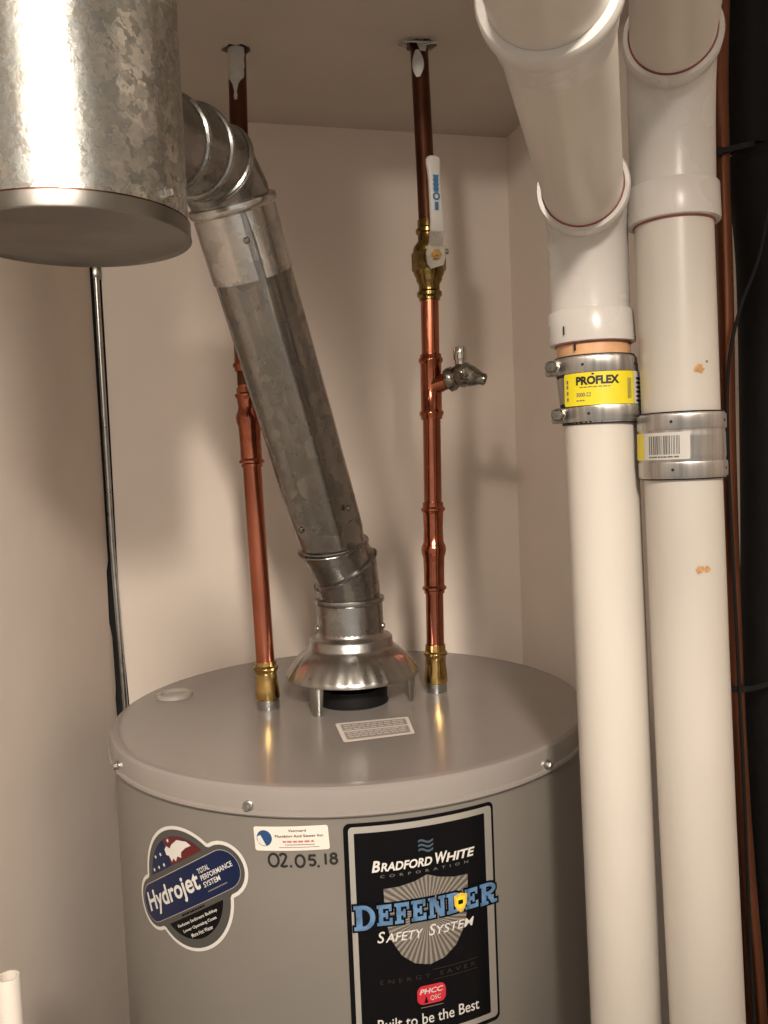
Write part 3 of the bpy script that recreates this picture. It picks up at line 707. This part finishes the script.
# left line
axL = axis_of([(1.30, -0.1493, 1.0151), (1.60, -0.1548, 1.0151), (1.74, -0.1568, 1.0151), (2.12, -0.1590, 1.0853), (2.2, -0.1595, 1.1001)])
CLn = thing('copper_pipe', 'copper water pipe partly hidden behind the leaning flue pipe', 'pipe', (-0.1493, 1.0151, 1.31), 'copper risers on the heater')
bm = bmesh.new(); vlathe(bm, [(PR, z) for z in (1.362, 1.45, 1.55, 1.603, 1.65, 1.70)], axL); obj('pipe', bm, 'copper', CLn)
bm = bmesh.new(); vlathe(bm, [(PR, z) for z in (1.695, 1.75, 1.85, 1.95, 2.03, 2.2)], axL); obj('pipe', bm, 'copper_old', CLn)
bm = bmesh.new(); vlathe(bm, adapter(1.3235, 1.369), axL, 32); obj('brass_adapter', bm, 'brass', CLn)
bm = bmesh.new(); vlathe(bm, heat_trap(1.609, 1.661, 1.688), axL, 32); obj('coupling', bm, 'copper_fit', CLn)
bm = bmesh.new(); vlathe(bm, solder_fitting(1.716, 1.770), axL, 32); obj('coupling', bm, 'copper_fit', CLn)
paint('paint_drip', axL, 2.05, ZC, R_(-95), lambda t: 0.14 + 0.25*t + 0.78/(1+math.exp(-(t-0.36)/0.035)) + 0.05*math.sin(t*31), PR+0.0005, CLn)
# right line
axR = axis_of([(1.30, 0.0564, 1.0608), (1.54, 0.0613, 1.0608), (1.70, 0.0650, 1.0608), (1.89, 0.0685, 1.0608), (2.12, 0.0676, 1.0942), (2.2, 0.0674, 1.1058)])
CRn = thing('copper_pipe', 'copper water pipe with white lever shutoff valve, standing clear of the flue', 'pipe', (0.0564, 1.0608, 1.31), 'copper risers on the heater')
bm = bmesh.new(); vlathe(bm, [(PR, z) for z in (1.362, 1.45, 1.54, 1.62, 1.70, 1.81)], axR); obj('pipe', bm, 'copper', CRn)
bm = bmesh.new(); vlathe(bm, [(PR, z) for z in (1.88, 1.95, 2.05, 2.10, 2.2)], axR); obj('pipe', bm, 'copper_old', CRn)
bm = bmesh.new(); vlathe(bm, adapter(1.3225, 1.371), axR, 32); obj('brass_adapter', bm, 'brass', CRn)
bm = bmesh.new(); vlathe(bm, heat_trap(1.442, 1.491, 1.5415), axR, 32); obj('coupling', bm, 'copper_fit', CRn)
bm = bmesh.new(); vlathe(bm, solder_fitting(1.653, 1.733), axR, 32)
tx, ty = axR(1.693); bd = V((0.84, -0.48, 0.26)).normalized(); tp = V((tx, ty, 1.693))
lathe(bm, tp + bd*0.006, bd, [(0.0120, 0), (0.0108, 0.008), (0.0100, 0.016), (0.0108, 0.017), (0.0108, 0.0195)], 24)
obj('tee', bm, 'copper_fit', CRn)
paint('paint_drip', axR, 2.075, 2.110, R_(-108), lambda t: 0.15 + 0.55*math.sin(math.pi*min(1, max(0, t*0.95+0.03))), PR+0.0005, CRn)
paint('paint_drip', axR, 2.108, ZC, R_(-70), lambda t: 0.3+0.4*t, PR+0.0006, CRn)
# ball valve
bv = bmesh.new(); zz = 1.848
vlathe(bv, [(PR, 1.7985), (0.0130, 1.7990), (0.0130, 1.8020), (0.0155, 1.8045), (0.0155, 1.8085), (0.0130, 1.8110), (0.0128, 1.8170), (0.0140, 1.8200), (0.0160, 1.8230), (0.0160, 1.8262), (0.0182, 1.8300), (0.0192, 1.8340), (0.0192, 1.8600), (0.0182, 1.8640), (0.0150, 1.8680), (0.0130, 1.8710), (0.0128, 1.8790), (0.0155, 1.8805), (0.0155, 1.8845), (0.0130, 1.8868), (0.0130, 1.8960), (PR, 1.8970)], axR, 40)
lathe(bv, (axR(1.846)[0], axR(1.846)[1], 1.8335), (0, 0, 1), [(0.0190, 0), (0.0212, 0.002), (0.0212, 0.0225), (0.0190, 0.0245)], 8)
BV = obj('ball_valve', bv, 'brass_old', CRn); BV['label'] = 'dull brass ball valve with white lever'
vx, vy = axR(zz); nd = V((0.22, -0.9755, 0)).normalized(); tg = V((0.9755, 0.22, 0))   # stem points at the viewer, a little right
sc = V((vx, vy, zz-0.001))
bm = bmesh.new(); lathe(bm, sc + nd*0.012, nd, [(0.0115, 0), (0.0115, 0.010), (0.0095, 0.012), (0.0095, 0.0165)], 24); obj('stem_boss', bm, 'brass_old', BV)
def onface(u, v, w): return sc + tg*u + V((0, 0, 1))*v + nd*w
# stamped plate, folded down at its left edge
pl = [(-0.011, -0.010), (-0.0065, -0.0165), (0.009, -0.0120), (0.0120, -0.003), (0.011, 0.012), (-0.008, 0.013), (-0.012, 0.003)]
bm = bmesh.new(); prism(bm, pl, lambda u, v: onface(u, v, 0.0285), lambda u, v: onface(u, v, 0.0308))
prism(bm, [(-0.0085, 0.010), (0.0090, 0.010), (0.0095, 0.034), (-0.0070, 0.034)], lambda u, v: onface(u, v, 0.0290 + (v-0.01)*0.25), lambda u, v: onface(u, v, 0.0310 + (v-0.01)*0.25))
LV = obj('lever', bm, 'zinc', BV, smooth=False)
bm = bmesh.new(); lathe(bm, sc + nd*0.0305, nd, [(0.0066, 0), (0.0066, 0.004), (0.0058, 0.0052)], 6); lathe(bm, sc + nd*0.0355, nd, [(0.0030, 0), (0.0030, 0.002), (0.0024, 0.0028)], 14); obj('lever_nut', bm, 'brass', BV)
bm = bmesh.new(); lathe(bm, onface(0.010, 0.005, 0.0265), tg, [(0.0022, 0), (0.0022, 0.004), (0.0034, 0.004), (0.0034, 0.0065), (0.002, 0.0075)], 12); obj('stop_pin', bm, 'steel', BV)
# vinyl sleeve, rounded and a little wider at its end
bm = bmesh.new(); rings = []
for v, hw, ht in ((0.026, 0.0080, 0.0026), (0.027, 0.0088, 0.0033), (0.040, 0.0086, 0.0036), (0.065, 0.0080, 0.0038), (0.085, 0.0076, 0.0040), (0.096, 0.0080, 0.0042), (0.1035, 0.0090, 0.0042), (0.108, 0.0088, 0.0040), (0.1108, 0.0072, 0.0034), (0.1120, 0.0045, 0.0024)):
    lean = 0.0014 + (v-0.031)*-0.045; w0 = 0.0300 + min(v-0.01, 0.03)*0.25 + max(v-0.04, 0)*0.03
    rings.append([bm.verts.new(onface(lean + hw*math.copysign(abs(math.cos(t))**0.6, math.cos(t)), v, w0 + ht*math.copysign(abs(math.sin(t))**0.8, math.sin(t)))) for t in [2*math.pi*k/20 for k in range(20)]])
bridge(bm, rings); HS = obj('lever_sleeve', bm, 'sleeve', BV); HS['label'] = 'white vinyl sleeve with blue lettering'
def on_sleeve(bm_):
    for v in bm_.verts:
        u, w = v.co.x, v.co.y; vv = u; v.co = onface(-0.0002 - (w) , vv, 0.0300 + 0.03*0.25 + max(vv-0.04, 0)*0.03 + 0.0046)
    return bm_
sq = [(0.070 + 0.0008*(k % 2) + 0.0017*k, 0.0028 + 0.0006*(k % 3)) for k in range(12)]; sq += [(u, -v*0.8) for u, v in reversed(sq)]
obj('blue_print', on_sleeve(fill2d([sq])), 'ink_blue', HS)
obj('blue_print', on_sleeve(fill2d([circle2(0.0650, 0, 0.0046, 0.0044, 20), circle2(0.0650, 0, 0.0026, 0.0024, 16)])), 'ink_blue', HS)
obj('blue_print', on_sleeve(fill2d([rrect(0.0490, 0.0585, -0.0022, 0.0022, 0.0008)])), 'ink_blue', HS)
# drain valve on the tee branch
e0 = tp + bd*0.024
bm = bmesh.new(); lathe(bm, e0 - bd*0.004, bd, [(0.0085, 0), (0.0085, 0.003), (0.0130, 0.0035), (0.0150, 0.005), (0.0150, 0.012), (0.0130, 0.0145), (0.0118, 0.016), (0.0140, 0.018), (0.0158, 0.023), (0.0150, 0.030), (0.0110, 0.036), (0.004, 0.039)], 8)
DV = obj('drain_valve', bm, 'nickel', CRn); DV['label'] = 'dull metal drain valve with a bright round stem'
bc = e0 + bd*0.022
od = V((0.90, -0.25, -0.30)).normalized()
bm = bmesh.new(); lathe(bm, bc + od*0.004, od, [(0.0135, 0), (0.0128, 0.006), (0.0098, 0.013), (0.0074, 0.018), (0.0074, 0.023), (0.0056, 0.024), (0.0052, 0.020)], 20, (True, True)); obj('outlet', bm, 'nickel', DV)
fd = V((0.15, -0.97, 0.1)).normalized()
bm = bmesh.new(); lathe(bm, bc + fd*0.006, fd, [(0.0105, 0), (0.0105, 0.006), (0.0095, 0.0075), (0.0065, 0.0075), (0.0055, 0.009), (0.002, 0.0095)], 20); obj('bonnet', bm, 'nickel', DV)
bm = bmesh.new(); lathe(bm, bc + V((-0.003, 0, 0.010)), (0, 0, 1), [(0.0070, 0), (0.0070, 0.006), (0.0080, 0.0075), (0.0086, 0.0085), (0.0086, 0.0215), (0.0080, 0.0225)], 20); obj('stem_cap', bm, 'chrome', DV)

# ------------------------------------------------------------------ white drain pipes
PO = 0.03015
hdir = V((-0.285, -0.957, 0.055)).normalized()
def run(name, label, ax, ay, zturn, zh0, zh1, zsh0, zsh1, rimd, rim1, zl, stub_mat, tip):
    T_ = thing(name, label, 'pipe', (ax, ay, 0), 'white drain pipes')
    axis = zl
    bm = bmesh.new(); vlathe(bm, [(PO, z) for z in (0.0, 0.3, 0.6, 0.9, 1.1, 1.3, 1.45, zsh0+0.025)], axis, 40); obj('lower_pipe', bm, 'pvc', T_)
    bm = bmesh.new(); vlathe(bm, [(PO, z) for z in (zsh0+0.027, zsh1, zh0-0.001, zh0+0.01)], axis, 40); obj('upper_pipe', bm, stub_mat, T_)
    # elbow: vertical hub, sweep, hub facing the viewer
    cx_, cy_ = axis(zh1); c = V((cx_, cy_, 0)); HB = 0.0352; HBODY = 0.0326
    bm = bmesh.new()
    vlathe(bm, [(PO+0.0004, zh0+0.006), (PO+0.0006, zh0), (HB, zh0+0.0005), (HB+0.0003, zh0+0.003), (HB, zh1-0.0012), (HB-0.0006, zh1-0.0002), (HBODY, zh1+0.0004), (HBODY, zh1+0.01)], axis, 48)
    sw = bez(c + V((0, 0, zh1+0.006)), c + V((0, 0, zturn)), c + V((0, 0, zturn)) + hdir*(rimd-0.012), 14)
    tube(bm, sw, HBODY, 48)
    rp = c + V((0, 0, zturn)) + hdir*rimd
    lathe(bm, rp - hdir*0.024, hdir, [(HBODY, 0.010), (HB-0.0005, 0.0105), (HB, 0.0115), (HB+0.0003, 0.021), (HB-0.0008, 0.024), (PO+0.0012, 0.024), (PO+0.0008, 0.012)], 56)
    obj('elbow', bm, 'pvc_fit', T_)
    bm = bmesh.new(); lathe(bm, rp - hdir*0.004, hdir, [(PO-0.001, 0), (PO+0.0011, 0.0), (PO+0.0011, 0.0036), (PO+0.0004, 0.0050), (PO-0.001, 0.005)], 56); obj('primer_ring', bm, 'primer', T_)
    bm = bmesh.new(); vlathe(bm, [(PO-0.001, zh0-0.0014), (PO+0.0011, zh0-0.0012), (PO+0.0013, zh0+0.001), (PO-0.001, zh0+0.001)], axis, 48); obj('primer_ring', bm, 'primer', T_)
    # level run towards the room and up through the ceiling behind the viewer
    e = rp + hdir*tip
    bm = bmesh.new()
    if rim1:
        tube(bm, [rp - hdir*0.010, rp + hdir*(rim1-0.02)], PO, 48); obj('level_pipe', bm, 'pvc', T_)
        bm = bmesh.new(); q = rp + hdir*rim1
        lathe(bm, q - hdir*0.045, hdir, [(PO+0.0002, 0.004), (PO+0.0016, 0.012), (PO+0.0026, 0.026), (HB-0.0012, 0.033), (HB+0.0001, 0.036), (HB+0.0003, 0.043), (HB-0.0010, 0.0455), (PO+0.0001, 0.0455), (PO+0.0001, 0.030)], 64)
        obj('coupling', bm, 'pvc_fit', T_)
        bm = bmesh.new(); tube(bm, [q - hdir*0.02] + bez(e - hdir*0.09, e, e + V((0, 0, 0.09)), 12) + [V((e.x, e.y, ZR))], PO, 48); obj('level_pipe', bm, 'pvc', T_)
    else:
        tube(bm, [rp - hdir*0.010] + bez(e - hdir*0.09, e, e + V((0, 0, 0.09)), 12) + [V((e.x, e.y, ZR))], PO, 48); obj('level_pipe', bm, 'pvc', T_)
    return T_
axPL = axis_of([(0.0, 0.1985, 0.72), (1.113, 0.1940, 0.72), (1.478, 0.1885, 0.72), (1.63, 0.1870, 0.72), (1.70, 0.1800, 0.72), (2.0, 0.165, 0.72)])
axPR = axis_of([(0.0, 0.268, 0.685), (1.143, 0.2527, 0.685), (1.347, 0.2460, 0.685), (1.569, 0.2420, 0.685), (1.764, 0.2390, 0.685), (2.0, 0.2355, 0.685)])
PL = run('drain_pipe', 'white plastic drain pipe nearer the heater, its elbow run passing overhead', 0.187, 0.72, 1.8020, 1.6925, 1.7192, 1.6269, 1.6811, 0.062, 0.262, axPL, 'pvc_primer', 0.66)
PRt = run('drain_pipe', 'white plastic drain pipe beside the black insulated line', 0.241, 0.685, 1.8990, 1.7797, 1.8083, 1.5795, 1.6304, 0.058, None, axPR, 'pvc', 0.42)
# right run keeps plain pipe above its joint; stains and pen marks
def patch(name, C, R, loop, mat, parent):
    o = obj(name, wrap(fill2d([loop]), C, R, step=0.004), mat, parent); return o
def blot(c, r, seed):
    q = random.Random(seed); return [(c[0] + r*(0.6+0.6*q.random())*math.cos(2*math.pi*k/14), c[1] + r*(0.6+0.6*q.random())*math.sin(2*math.pi*k/14)) for k in range(14)]
c_ = axPR(1.66); patch('rust_stain', c_, PO+0.0004, blot((0.0050, 1.6630), 0.0042, 2), 'stain', PRt); patch('rust_stain', c_, PO+0.0004, blot((0.0120, 1.6685), 0.0011, 3), 'ink_grey', PRt)
c_ = axPR(1.50); patch('rust_stain', c_, PO+0.0008, blot((-0.0005, 1.5080), 0.0034, 5), 'stain', PRt); patch('rust_stain', c_, PO+0.0008, blot((0.0055, 1.5085), 0.0026, 6), 'stain', PRt)
c_ = axPL(1.70); patch('pen_mark', c_, 0.0367, R4(-0.0330, -0.0315, 1.6985, 1.7055), 'ink', PL); patch('pen_mark', c_, PO+0.0012, R4(-0.0225, -0.0205, 1.6855, 1.6915), 'ink', PL)

# ------------------------------------------------------------------ shielded couplings
def clamp(label, axis, z0, z1, bolt_angle):
    cx_, cy_ = axis((z0+z1)/2); T_ = thing('pipe_coupling', label, 'coupling', (cx_, cy_, z0), 'shielded couplings on the drain pipes')
    ax2 = axis
    bm = bmesh.new(); vlathe(bm, [(PO+0.0002, z0-0.0012), (PO+0.0026, z0-0.0010), (PO+0.0026, z1+0.0010), (PO+0.0002, z1+0.0012)], ax2, 48); obj('rubber_gasket', bm, 'rubber', T_)
    RS = 0.0328; h = z1-z0; bm = bmesh.new(); pr = []
    nn_ = 24
    for i in range(nn_+1):
        t = i/nn_; z = z0 + h*t; r = RS + (0.0004 if 0.32 < t < 0.68 else 0.0)
        pr.append((r, z))
    vlathe(bm, [(RS-0.001, z0)] + pr + [(RS-0.001, z1)], ax2, 64); obj('shield', bm, 'stainless', T_)
    for zc in (z0 + h*0.135, z1 - h*0.135):
        hw = h*0.115; bm = bmesh.new(); vlathe(bm, [(RS-0.0002, zc-hw), (RS+0.0010, zc-hw), (RS+0.0013, zc-hw*0.8), (RS+0.0013, zc+hw*0.8), (RS+0.0010, zc+hw), (RS-0.0002, zc+hw)], ax2, 64)
        B = obj('clamp_band', bm, 'stainless', T_)
        bx_, by_ = ax2(zc); a = bolt_angle; d = V((math.cos(a), math.sin(a), 0)); t_ = V((math.sin(a), -math.cos(a), 0))
        if t_.y > 0: t_ = -t_
        c0 = V((bx_, by_, zc)) + d*(RS+0.0038)
        rot = Matrix((d, t_, V((0, 0, 1)))).transposed()
        bm = bmesh.new(); box(bm, c0 - t_*0.003, (0.0085, 0.016, 0.0125), rot, 0.002); obj('screw_housing', bm, 'stainless', B)
        bm = bmesh.new(); sd = (t_*0.80 + d*0.6).normalized(); lathe(bm, c0 + t_*0.003, sd, [(0.0030, 0), (0.0030, 0.004), (0.0062, 0.004), (0.0062, 0.0055), (0.0050, 0.006), (0.0050, 0.0115), (0.0040, 0.0125)], 6); obj('bolt', bm, 'nickel', B)
        for off in (-0.55, 0.9, 1.3):
            aa = -math.pi/2 + off; dd = V((math.cos(aa), math.sin(aa), 0)); bm = bmesh.new(); lathe(bm, V((bx_, by_, zc)) + dd*(RS+0.0011), dd, [(0.0012, 0), (0.0012, 0.0004)], 10); obj('rivet', bm, 'ink', B)
    return T_, (cx_, cy_), RS+0.0016
K1, c1, r1 = clamp('shielded pipe coupling with yellow label and two bolts', axPL, 1.6269, 1.6811, R_(-172))
lz0, lz1 = 1.6408, 1.6672
Y_ = obj('yellow_label', wrap(fill2d([rrect(-0.0400, 0.0290, lz0, lz1, 0.0018)]), c1, r1, step=0.003), 's_yellow', K1)
def lab(name, bm, mat, R, parent): return obj(name, wrap(bm, c1, R, step=0.003), mat, parent)
lab('lettering', text2d('PROFLEX', (-0.0270, 0.0085, 1.6572, 1.6642), 0.05), 'ink', r1+0.0002, Y_)
lab('lettering', fill2d([circle2(-0.0128, 1.6657, 0.0012, 0.0008, 10)]), 'ink', r1+0.0002, Y_)
lab('lettering', dashes(-0.0240, 0.0010, 1.6550, 1.6558, 7, 5), 'ink_grey', r1+0.0002, Y_)
lab('lettering', text2d('3000-22', (-0.0270, -0.0145, 1.6478, 1.6512), 0.02), 'ink_grey', r1+0.0002, Y_)
lab('lettering', dashes(-0.0270, -0.0195, 1.6443, 1.6453, 3, 6), 'ink_grey', r1+0.0002, Y_)
for v in (1.645, 1.650, 1.655, 1.659): lab('print_line', fill2d([R4(-0.0368, -0.0350, v, v+0.003)]), 'ink_grey', r1+0.0002, Y_)
for u in (0.0165, 0.0180, 0.0195): lab('print_line', fill2d([R4(u, u+0.0008, 1.645, 1.6615)]), 'ink_grey', r1+0.0002, Y_)
lab('white_panel', fill2d([rrect(0.0236, 0.0430, lz0, lz1, 0.0012)]), 's_white', r1+0.0003, Y_)
for k in range(6): lab('barcode_bar', fill2d([R4(0.0270, 0.0400, 1.6425+0.0036*k, 1.6442+0.0036*k)]), 'ink', r1+0.0005, Y_)
K2, c1, r1 = clamp('shielded pipe coupling with white barcode label beside the black line', axPR, 1.5795, 1.6304, R_(40))
W_ = obj('barcode_label', wrap(fill2d([rrect(-0.0600, -0.0055, 1.5945, 1.6155, 0.0015)]), c1, r1, step=0.003), 's_white', K2)
lab('yellow_panel', fill2d([R4(-0.0600, -0.0450, 1.5945, 1.6155)]), 's_yellow', r1+0.0002, W_)
r_ = random.Random(5); u = -0.0386
while u < -0.0135:
    w = r_.choice((0.0005, 0.0008, 0.0012)); lab('barcode_bar', fill2d([R4(u, u+w, 1.5985, 1.6130)]), 'ink_grey', r1+0.0002, W_); u += w + r_.choice((0.0005, 0.0009))
lab('lettering', dashes(-0.0386, -0.0130, 1.5960, 1.5972, 8, 4), 'ink_grey', r1+0.0002, W_)

# ------------------------------------------------------------------ small open pipe, bottom left
bm = bmesh.new(); lathe(bm, (-0.302, 0.63, 0), (0, 0, 1), [(0.0086, 0.0), (0.0086, 1.2205), (0.0082, 1.2210), (0.0068, 1.2210), (0.0066, 1.2200), (0.0066, 1.12), (0.0001, 1.12)], 28)
tag(obj('drain_stub', bm, 'pvc'), 'thin cream plastic pipe with open top, lower left by the wall', 'pipe')

# ------------------------------------------------------------------ refrigerant lines on the right
bm = bmesh.new(); tube(bm, smooth_path([(0.335, 0.76, ZR), (0.311, 0.76, 1.989), (0.3086, 0.76, 1.862), (0.3097, 0.76, 1.732), (0.3095, 0.76, 1.60), (0.3115, 0.76, 1.465), (0.3145, 0.76, 1.336), (0.3210, 0.76, 1.205), (0.3285, 0.76, 1.09), (0.335, 0.76, 0.9), (0.335, 0.76, 0.0)]), 0.0066, 18)
tag(obj('copper_line', bm, 'copper_line'), 'long copper line strapped along the black insulated line', 'pipe', 'copper refrigerant lines')
bm = bmesh.new(); tube(bm, smooth_path([(0.318, 0.79, ZR), (0.3125, 0.79, 1.94), (0.3105, 0.79, 1.82), (0.3115, 0.79, 1.70), (0.3130, 0.79, 1.55), (0.322, 0.79, 1.3), (0.335, 0.79, 1.0), (0.335, 0.79, 0)]), 0.0058, 16)
tag(obj('copper_line', bm, 'copper_old'), 'dark copper line behind the brighter copper one, next to the white pipe', 'pipe', 'copper refrigerant lines')
IN = thing('insulated_line', 'thick black foam insulated line at the right edge', 'pipe', (0.36, 0.80, 0))
bm = bmesh.new(); tube(bm, smooth_path([(0.36, 0.80, ZR), (0.3510, 0.80, 2.0), (0.3495, 0.80, 1.885), (0.3495, 0.80, 1.8815), (0.3495, 0.80, 1.8795)], 4), [0.0195]*13+[0.0190, 0.018, 0.016, 0.013], 28); obj('foam_sleeve', bm, 'foam', IN)
bm = bmesh.new(); pts = smooth_path([(0.3500, 0.80, 1.8785), (0.3520, 0.80, 1.870), (0.3570, 0.80, 1.845), (0.3640, 0.80, 1.76), (0.3640, 0.80, 1.55), (0.3620, 0.80, 1.40), (0.3660, 0.80, 1.2), (0.3720, 0.80, 1.0), (0.374, 0.80, 0.0)], 6)
tube(bm, pts, [0.013 + 0.013*min(1, i/9) for i in range(len(pts))], 28); obj('foam_sleeve', bm, 'foam', IN)
def tie(label, p0, p1, p2):
    bm = bmesh.new(); pp = smooth_path([p0, p1, p2], 8)
    rings = []
    for p in pp: rings.append([bm.verts.new(p + V((0, y, z))) for y, z in ((-0.001, -0.0024), (0.001, -0.0024), (0.001, 0.0024), (-0.001, 0.0024))])
    bridge(bm, rings)
    box(bm, pp[1], (0.006, 0.005, 0.007), None, 0.001)
    tag(obj('cable_tie', bm, 'rubber', smooth=False), label, 'cable tie', 'cable ties on the insulated line')
tie('black cable tie near the ceiling around copper and foam lines', (0.3005, 0.752, 1.858), (0.318, 0.7515, 1.861), (0.345, 0.778, 1.873))
tie('black cable tie low on the thick foam line', (0.3010, 0.757, 1.385), (0.322, 0.7515, 1.386), (0.362, 0.7725, 1.388))
bm = bmesh.new(); tube(bm, smooth_path([(0.352, 0.735, 1.90), (0.3293, 0.73, 1.775), (0.3120, 0.735, 1.722), (0.3035, 0.742, 1.672), (0.3030, 0.745, 1.60), (0.3060, 0.748, 1.53), (0.3100, 0.749, 1.42), (0.3140, 0.75, 1.3), (0.3170, 0.75, 1.15), (0.322, 0.75, 0.9), (0.322, 0.75, 0.0)]), 0.0016, 8)
tag(obj('black_wire', bm, 'rubber'), 'thin black wire curving across the foam line', 'wire')
